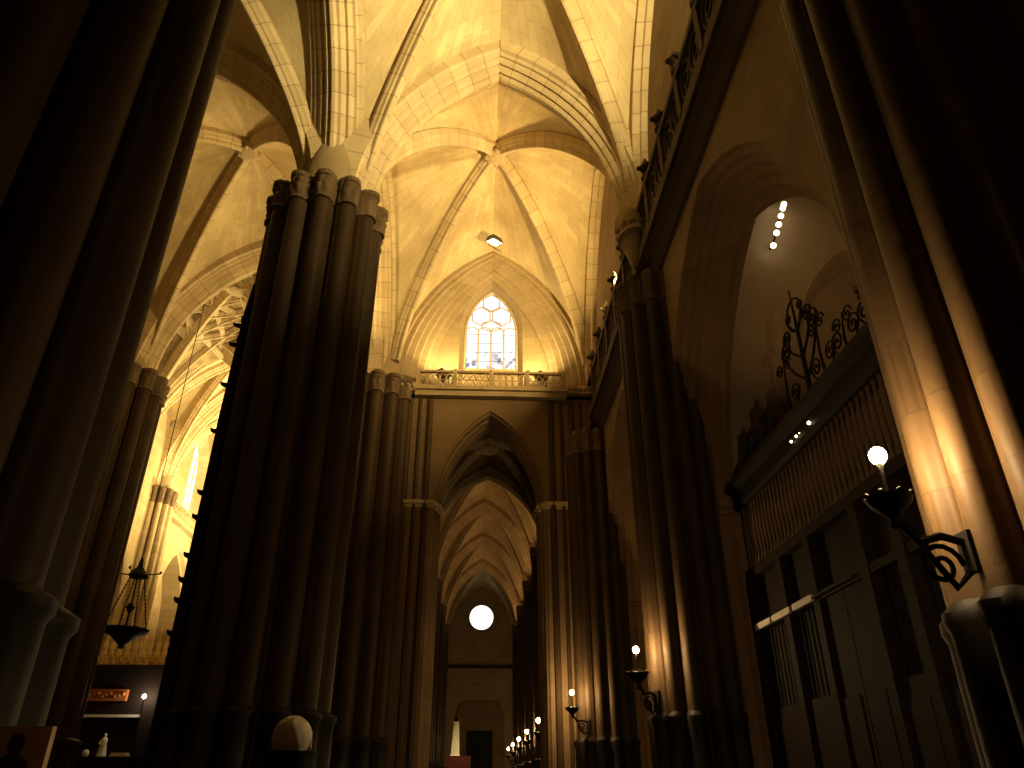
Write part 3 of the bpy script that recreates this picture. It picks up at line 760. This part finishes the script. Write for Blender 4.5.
for (za, zc_, nm) in ((H + 4.0, H + 4.20, 'middle_rail'), (H + 2.84, H + 2.98, 'lower_rail'), (0, .5, 'plinth')):
    mb = MB(); mb.box(gx - .12, gx + .12, g0, g1, za, zc_); obj(nm, mb, DARKW, t)
for y in (g0 + .1, 10.2, 11.3, 13.2, 14.6, g1 - .1):
    mb = MB(); mb.box(gx - .14, gx + .14, y - .13, y + .13, .5, H + 4.0); obj('post', mb, DARKW, t)
for ya, yb2 in ((g0 + .2, 10.07), (10.33, 11.17), (13.33, 14.47), (14.73, g1 - .2)):
    mb = MB(); mb.box(gx - .04, gx + .04, ya, yb2, .5, H + 1.3); mb.box(gx - .07, gx + .07, ya + .15, yb2 - .15, .8, H + 1.0); obj('panel', mb, DARKW, t)
    mb = MB(); y = ya + .15
    while y < yb2: mb.bar((gx, y, H + 1.3), (gx, y, H + 2.84), .025, 6); y += .2
    obj('lower_grille', mb, IRON, t)
mb = MB(); mb.box(gx + .06, gx + .1, g0, g1, .5, H + 4.0); obj('shade_backing', mb, DARKW, t)  # added dark sheet standing in for the unlit chapel behind the lower screen
for ya in (11.43, 12.28):
    d = MB(); d.box(gx - .05, gx + .05, ya + .02, ya + .84, .5, H + 2.9); d.box(gx - .08, gx + .08, ya + .15, ya + .7, .8, H + 1.2); dd = obj('door_leaf', d, DARKW, t)
# cresting of wrought scrolls
def scroll(c, r, y0, z0, s, turns=1.6, rr=.025):
    return [(c, y0 + s * (r * (1 - k / 34) * math.cos(turns * 2 * PI * k / 30)), z0 + r * (1 - k / 34) * math.sin(turns * 2 * PI * k / 30)) for k in range(31)]
zt_ = H + 6.24
for k, y in enumerate((9.4, 10.4, 11.3, 12.9, 14.2, 15.4)):
    mb = MB()
    hh = 1.5 if k in (2, 3) else .95
    mb.tube([(gx, y, zt_), (gx, y + .05, zt_ + hh * .5), (gx, y - .05, zt_ + hh)], [.035, .03, .012], 6)
    for s in (-1, 1):
        mb.tube([(gx, y, zt_ + .1), (gx, y + s * .3, zt_ + .25), (gx, y + s * .48, zt_ + .5)] + scroll(gx, .2, y + s * .3, zt_ + .55, s), .022, 5)
        mb.tube(scroll(gx, .16, y + s * .2, zt_ + hh * .85, s), .02, 5)
    obj('cresting_scroll', mb, IRON, t, True)
mb = MB(); yc = 12.0                                  # tall central palmette
mb.tube([(gx, yc, zt_), (gx, yc, zt_ + 1.3), (gx, yc, zt_ + 2.6)], [.06, .045, .015], 6)
for s in (-1, 1):
    for h0, w_, hh in ((.5, .9, 1.1), (1.0, .7, .8), (1.6, .4, .5)):
        mb.tube([(gx, yc, zt_ + h0), (gx, yc + s * w_ * .5, zt_ + h0 + hh * .35), (gx, yc + s * w_ * .9, zt_ + h0 + hh * .8)] + scroll(gx, w_ * .25, yc + s * w_ * .7, zt_ + h0 + hh * .9, s), .028, 5)
mb.tube([(gx, yc + .34 * math.cos(2 * PI * q / 20), zt_ + 2.0 + .34 * math.sin(2 * PI * q / 20)) for q in range(21)], .025, 5, False)
obj('cresting_centre', mb, IRON, t, True)
# small lights on the inside of the cornice
for k, (y, z) in enumerate(((11.9, H + 5.78), (12.35, H + 5.78), (12.5, H + 5.78), (12.75, H + 5.78))):
    mb = MB(); mb.ball((gx - .22, y, z), (.035, .012, .026, .026)[k], 8, 6)
    o = obj('pin_light', mb, CHBULB, None, True); tag(o, '%s of the tiny pin lights under the screen cornice, counting from the near end' % ordn[k], 'light', 'pin lights under the screen cornice'); origin_at(o, (gx - .22, y, z))
# pale rail in front of the screen
t = thing('pale_rail', 'pale segmented rail crossing the lower part of the iron screen', 'rail', (gx - .3, 15, H + 2.9))
for ya, yb2 in ((13.2, 14.1), (14.25, 15.2), (15.3, 16.2)):
    mb = MB(); mb.box(gx - .22, gx - .16, ya, yb2, H + 2.84, H + 2.96); obj('segment', mb, plain('pale_grey', (.5, .42, .38), .5), t)
mb = MB(); mb.bar((gx - .19, 11.6, H + 2.9), (gx - .19, 16.3, H + 2.9), .025); obj('tube', mb, IRON, t)

# ------------------------------------------------------------------ bracket lamps
def lamp(label, gx_, gy, gz, wx, wy, r, gmat, group, k=1.0):
    """globe at (gx,gy,gz); the bracket reaches the pier at (wx,wy)"""
    t = thing('bracket_lamp', label, 'lamp', (gx_, gy, gz), group)
    mb = MB(); mb.ball((gx_, gy, gz), r, 14, 10, (1, 1, 1.1)); obj('globe', mb, gmat, t, True)
    mb = MB(); mb.lathe([(.012, -.62 * k), (.014, -.2 * k), (.03, -r * 1.2), (.025, -r)], 10, (gx_, gy, gz)); obj('stem', mb, IRON, t, True)
    mb = MB(); mb.lathe([(a_ * k, z_ * k) for a_, z_ in ((.02, -1.02), (.07, -.98), (.04, -.9), (.12, -.82), (.27, -.68), (.30, -.6), (.22, -.58), (.05, -.6))], 14, (gx_, gy, gz))
    for q in range(8): mb.ball((gx_ + .29 * k * math.cos(q * PI / 4), gy + .29 * k * math.sin(q * PI / 4), gz - .58 * k), .035 * k, 6, 5)
    obj('drip_bowl', mb, IRON, t, True)
    mb = MB(); A = Vector((gx_, gy, gz - .85 * k)); B = Vector((wx, wy, gz - 1.0 * k - .12)); d = B - A
    mb.tube([A, A + d * .3 + Vector((0, 0, -.15)), A + d * .65 + Vector((0, 0, -.02)), B], .035, 6)
    dn = Vector((d.x, d.y, 0)).normalized()
    ctr = A + d * .55 + Vector((0, 0, -.28))
    mb.tube([ctr + dn * (.18 * (1 - q / 28) * math.cos(q * .42)) + Vector((0, 0, .18 * (1 - q / 28) * math.sin(q * .42))) for q in range(24)], .022, 5)
    mb.tube([B + Vector((0, 0, -.34 * k)), A + d * .7 + Vector((0, 0, -.42)), A + d * .35 + Vector((0, 0, -.2))], .03, 6)
    obj('scroll_arm', mb, IRON, t, True)
    mb = MB(); sd = Vector((-dn.y, dn.x, 0))
    mb.prism([[B + sd * .08 + dn * o_ + Vector((0, 0, z)), ][0:1] + [B - sd * .08 + dn * o_ + Vector((0, 0, z)), B - sd * .08 + dn * (o_ + .06) + Vector((0, 0, z)), B + sd * .08 + dn * (o_ + .06) + Vector((0, 0, z))] for o_, z in ((-.02, -.38 * k), (-.02, .14 * k))]); obj('wall_plate', mb, IRON, t)
    return t
G = 'bracket lamps along the right-hand piers'
lamp('largest glowing bracket lamp, in front of the nearest right pier and the iron screen', 3.33, 5.55, H + 2.40, 3.86, 5.55, .07, GLOBE_N, G, .62)
lamp('glowing bracket lamp on the engaged pier between the chapels, second from the camera', 3.49, 16.85, H + 2.53, 3.92, 17.15, .066, GLOBE, G, .8)
lamp('glowing bracket lamp beside the archway, third from the camera', 3.25, 26.95, H + 2.64, 3.84, 27.4, .07, GLOBE, G, .8)
for k, y in enumerate((44, 54.4, 64.8, 75.2, 85.6)):
    lamp('small bracket lamp in the far aisle, %s of the five beyond the archway' % ordn[k], 3.42, y, H + 2.88, 3.9, y, .12, GLOBE_F, G)

# ------------------------------------------------------------------ floodlights
def floodlight(label, x, y, z, aim, size=.35, group='floodlights of the vaults'):
    t = thing('floodlight', label, 'light', (x, y, z), group)
    d = (Vector(aim) - Vector((x, y, z))).normalized()
    s = d.orthogonal().normalized(); u = d.cross(s)
    def ring(k, w): c = Vector((x, y, z)) + d * k; return [c + (s * a + u * b) * w for a, b in ((1, .7), (-1, .7), (-1, -.7), (1, -.7))]
    mb = MB(); mb.prism([ring(-.25, size * .3), ring(-.2, size * .5), ring(0, size * .62), ring(.05, size * .62)]); ho = obj('housing', mb, STEEL, t)
    mb = MB(); mb.prism([ring(.052, size * .52), ring(.06, size * .52)]); obj('lens', mb, LENS, ho)
    mb = MB(); c = Vector((x, y, z)); mb.tube([c + s * size * .7, c + s * size * .7 - Vector((0, 0, .4)), c - s * size * .7 - Vector((0, 0, .4)), c - s * size * .7], .025, 5); obj('yoke', mb, STEEL, t)
    return t
def area(name, loc, aim, power, size, col=(1, .66, .22), spread=PI):
    L = bpy.data.lights.new(name, 'AREA'); L.energy = power; L.size = size; L.color = col; L.spread = spread
    o = bpy.data.objects.new(name, L); COL.objects.link(o); o.location = loc
    o.rotation_euler = (Vector(aim) - Vector(loc)).to_track_quat('-Z', 'Y').to_euler()
    return o
WARM = (1, .79, .34)
floodlight('floodlight hanging at the peak of the arch over the window', XC + .03, 26.9, H + 22.2, (XC, 28.2, 16), .55)
floodlight('twin-box floodlight on the balcony left of the window', XC - 2.15, Y3 + .15, zb + 1.0, (XC - 1, Y3 + 1.5, 24), .5)
floodlight('floodlight on the balcony right of the window', XC + 2.25, Y3 + .15, zb + 1.0, (XC + 1, Y3 + 1.5, 24), .5)
area('balcony_flood_left', (XC - 2.1, Y3 + .05, zb + 1.25), (XC - .3, Y3 + 1.2, 24), 170, .3, (1, .72, .26))
area('balcony_flood_right', (XC + 2.1, Y3 + .05, zb + 1.25), (XC + .3, Y3 + 1.2, 24), 170, .3, (1, .72, .26))
floodlight('floodlight behind the gallery balustrade below the nearer bright vault', 5.02, 8.8, ZS - .5, (-1, 14, 26))
area('gallery_flood_near', (4.95, 8.8, ZS + .5), (-4, 15.5, 24), 1700, .4, WARM, math.radians(115))
floodlight('floodlight behind the gallery balustrade beside the window wall', 5.02, 21.2, ZS - .6, (-1, 23, 26))
area('gallery_flood_far', (4.95, 21.2, ZS + .5), (-5, 24.8, 22.5), 2700, .4, (1, .70, .25), math.radians(125))
area('aisle_flood', (-5.6, 25.5, ZS + .3), (-11, 23, 25), 560, .4, (1, .70, .25))
area('transept_flood', (-12.1, 47, 13), (-17, 47.5, 25), 4800, .6, WARM)
area('transept_flood', (-12.1, 40.5, 14), (-16, 40.5, 25), 2200, .6, WARM)
area('star_flood', (-8.6, 35, 14), (-15, 33.5, 25), 420, .6, WARM)
for k, y in enumerate((44, 54.4, 64.8, 75.2)):
    area('far_aisle_flood', (3.6, y + 8.8, 16.2), (-1.5, y + 4.0, 25), 110, .4, (1, .55, .2))
floodlight('small added floodlight, unseen inside the narrow archway, brightening the pale obelisk', 3.5, 36.3, 6.0, (-1, 40, 2.5), .2)  # added fixture, with the spot below, to brighten the obelisk from out of view
area('added_monument_fill', (3.35, 36.5, 5.9), (-1, 40, 2.6), 9, .15, (1, .75, .4), math.radians(28))
area('chapel_light', (9.5, 10.5, 11), (9.5, 16.7, 16), 27, .5, (1, .55, .2), math.radians(100))

# ------------------------------------------------------------------ people
def person(label, x, y, hgt, hair, coat, rz=0.0):
    t = thing('person', label, 'person', (x, y, 0))
    s = hgt / 1.80
    bm_v = [(0, 0, .98), (0, .01, 1.20), (0, .0, 1.40), (0, -.01, 1.50), (0, .01, 1.60),
            (.20, 0, 1.43), (.27, -.02, 1.16), (.27, .08, .92), (.26, .10, .82), (-.20, 0, 1.43), (-.27, -.02, 1.16), (-.27, .08, .92), (-.26, .10, .82),
            (.10, 0, .90), (.11, .02, .50), (.11, -.02, .09), (.11, .16, .05), (-.10, 0, .90), (-.11, .02, .50), (-.11, -.02, .09), (-.11, .16, .05)]
    ed = [(0, 1), (1, 2), (2, 3), (3, 4), (2, 5), (5, 6), (6, 7), (7, 8), (2, 9), (9, 10), (10, 11), (11, 12), (0, 13), (13, 14), (14, 15), (15, 16), (0, 17), (17, 18), (18, 19), (19, 20)]
    rad = [.16, .17, .16, .07, .06, .085, .058, .042, .035, .085, .058, .042, .035, .10, .068, .048, .04, .10, .068, .048, .04]
    me = bpy.data.meshes.new('body'); me.from_pydata([(a * s, b * s, c * s) for a, b, c in bm_v], ed, [])
    o = bpy.data.objects.new('body', me); COL.objects.link(o); o.parent = t; me.materials.append(coat)
    sk = o.modifiers.new('skin', 'SKIN')
    for i, v in enumerate(me.skin_vertices[0].data): v.radius = (rad[i] * s * 1.15, rad[i] * s); v.use_root = (i == 0)
    o.modifiers.new('sub', 'SUBSURF').levels = 2
    o.modifiers['sub'].render_levels = 2
    hz = hgt - .125 * s
    mb = MB(); mb.ball((0, 0, hz - .02 * s), .105 * s, 20, 14, (.74, .92, 1.05)); mb.tube([(0, .085 * s, hz + .03 * s), (0, .115 * s, hz - .02 * s), (0, .09 * s, hz - .035 * s)], [.008, .016, .01], 6)
    for q in (-1, 1): mb.ball((q * .083 * s, -.005, hz - .005), .03 * s, 8, 6, (.35, .7, 1.1))
    mb.tube([(0, 0, hz - .2 * s), (0, 0, hz - .07 * s)], [.055 * s, .055 * s], 10)
    hd = obj_local('head', mb, SKIN, t)
    mb = MB()
    mb.ball((0, -.012 * s, hz + .02 * s), .116 * s, 44, 26, (.76, .92, .80))
    mb.v = [tuple(c_ + (p_ - c_) * (1 + .022 * math.sin(17 * math.atan2(p_.y, p_.x) + 6 * p_.z / .1) + random.uniform(-.014, .014))) for p_ in map(Vector, mb.v) for c_ in (Vector((0, -.012 * s, hz + .02 * s)),)]
    obj_local('hair', mb, hair, hd)
    mb = MB(); mb.lathe([(.16 * s, -.21 * s), (.125 * s, -.15 * s), (.115 * s, -.06 * s), (.125 * s, -.035 * s), (.10 * s, -.05 * s)], 18, (0, -.01, hz)); obj_local('collar', mb, coat, t)
    for q in (-1, 1):
        mb = MB(); b0 = Vector((q * .26 * s, .10 * s, .80 * s))
        mb.ball(b0, .042 * s, 10, 7, (.5, .9, 1.1))
        for j in range(4):
            mb.tube([b0 + Vector((0, (-.03 + j * .02) * s, -.03 * s)), b0 + Vector((q * -.004, (-.032 + j * .022) * s, -.075 * s)), b0 + Vector((q * -.02, (-.03 + j * .022) * s, (-.105 - .008 * (j in (1, 2))) * s))], [.0095 * s, .009 * s, .007 * s], 6)
        mb.tube([b0 + Vector((0, .03 * s, .01 * s)), b0 + Vector((0, .06 * s, -.02 * s)), b0 + Vector((q * -.01, .06 * s, -.055 * s))], [.011 * s, .01 * s, .008 * s], 6)
        obj_local('hand', mb, SKIN, t)
    t.rotation_euler = (0, 0, rz)
    return t
def obj_local(name, mb, mat, t):
    o = obj(name, mb, mat, None, True); o.parent = t; return o
person('person with pale grey hair and black coat seen from behind, bottom of the photo', -.86, 3.85, 1.83, HAIR, BLACK)

# poster panel on the near left pier
t = thing('poster_panel', 'pale picture panel with dark figure silhouettes at the bottom left corner', 'poster', (-2.4, 4.0, 0))
mb = MB(); PX0, PX1, PY = -2.75, -2.05, 4.0
mb.box(PX0, PX1, PY, PY + .04, 0.6, H + .23); obj('board', mb, plain('poster_print', (.5, .33, .2), .6), t)
mb = MB()
def disc(cx_, cz_, rx, rz, y):
    ids = [mb.add((cx_ + rx * math.cos(2 * PI * k / 20), y, cz_ + rz * math.sin(2 * PI * k / 20))) for k in range(20)]; mb.face(ids)
disc(-2.2, H + .15, .04, .05, PY - .003); disc(-2.2, H + .03, .09, .08, PY - .003); disc(-2.33, H + .1, .03, .035, PY - .003); disc(-2.34, H + .0, .06, .07, PY - .003)
obj('printed_figure', mb, plain('print_ink', (.05, .03, .025), .6), t)
for x in (PX0 + .1, PX1 - .1):
    mb = MB(); mb.bar((x, PY + .05, 0), (x, PY + .05, H), .02); mb.box(x - .03, x + .03, PY - .2, PY + .3, 0, .03); obj('stand_leg', mb, IRON, t)

# ------------------------------------------------------------------ world, camera, colour
w = bpy.data.worlds.new('World'); S.world = w; w.use_nodes = True
w.node_tree.nodes['Background'].inputs[0].default_value = (0, 0, 0, 1); w.node_tree.nodes['Background'].inputs[1].default_value = 0
f, pitch, yaw = 730, math.radians(28.48), math.radians(2.55)
cam = bpy.data.cameras.new('camera'); cam.sensor_width = 36; cam.lens = 36 * f / 1024; cam.clip_end = 400; cam.clip_start = .05
co = bpy.data.objects.new('camera', cam); COL.objects.link(co); co.location = (0, 0, H)
co.rotation_euler = (math.radians(90) + pitch, 0, -yaw)
S.camera = co
S.view_settings.view_transform = 'Standard'; S.view_settings.look = 'None'; S.view_settings.gamma = 1; S.view_settings.use_curve_mapping = False
S.view_settings.exposure = 0
S.cycles.use_denoising = True
S.cycles.diffuse_bounces = 5
S.cycles.sample_clamp_indirect = 4
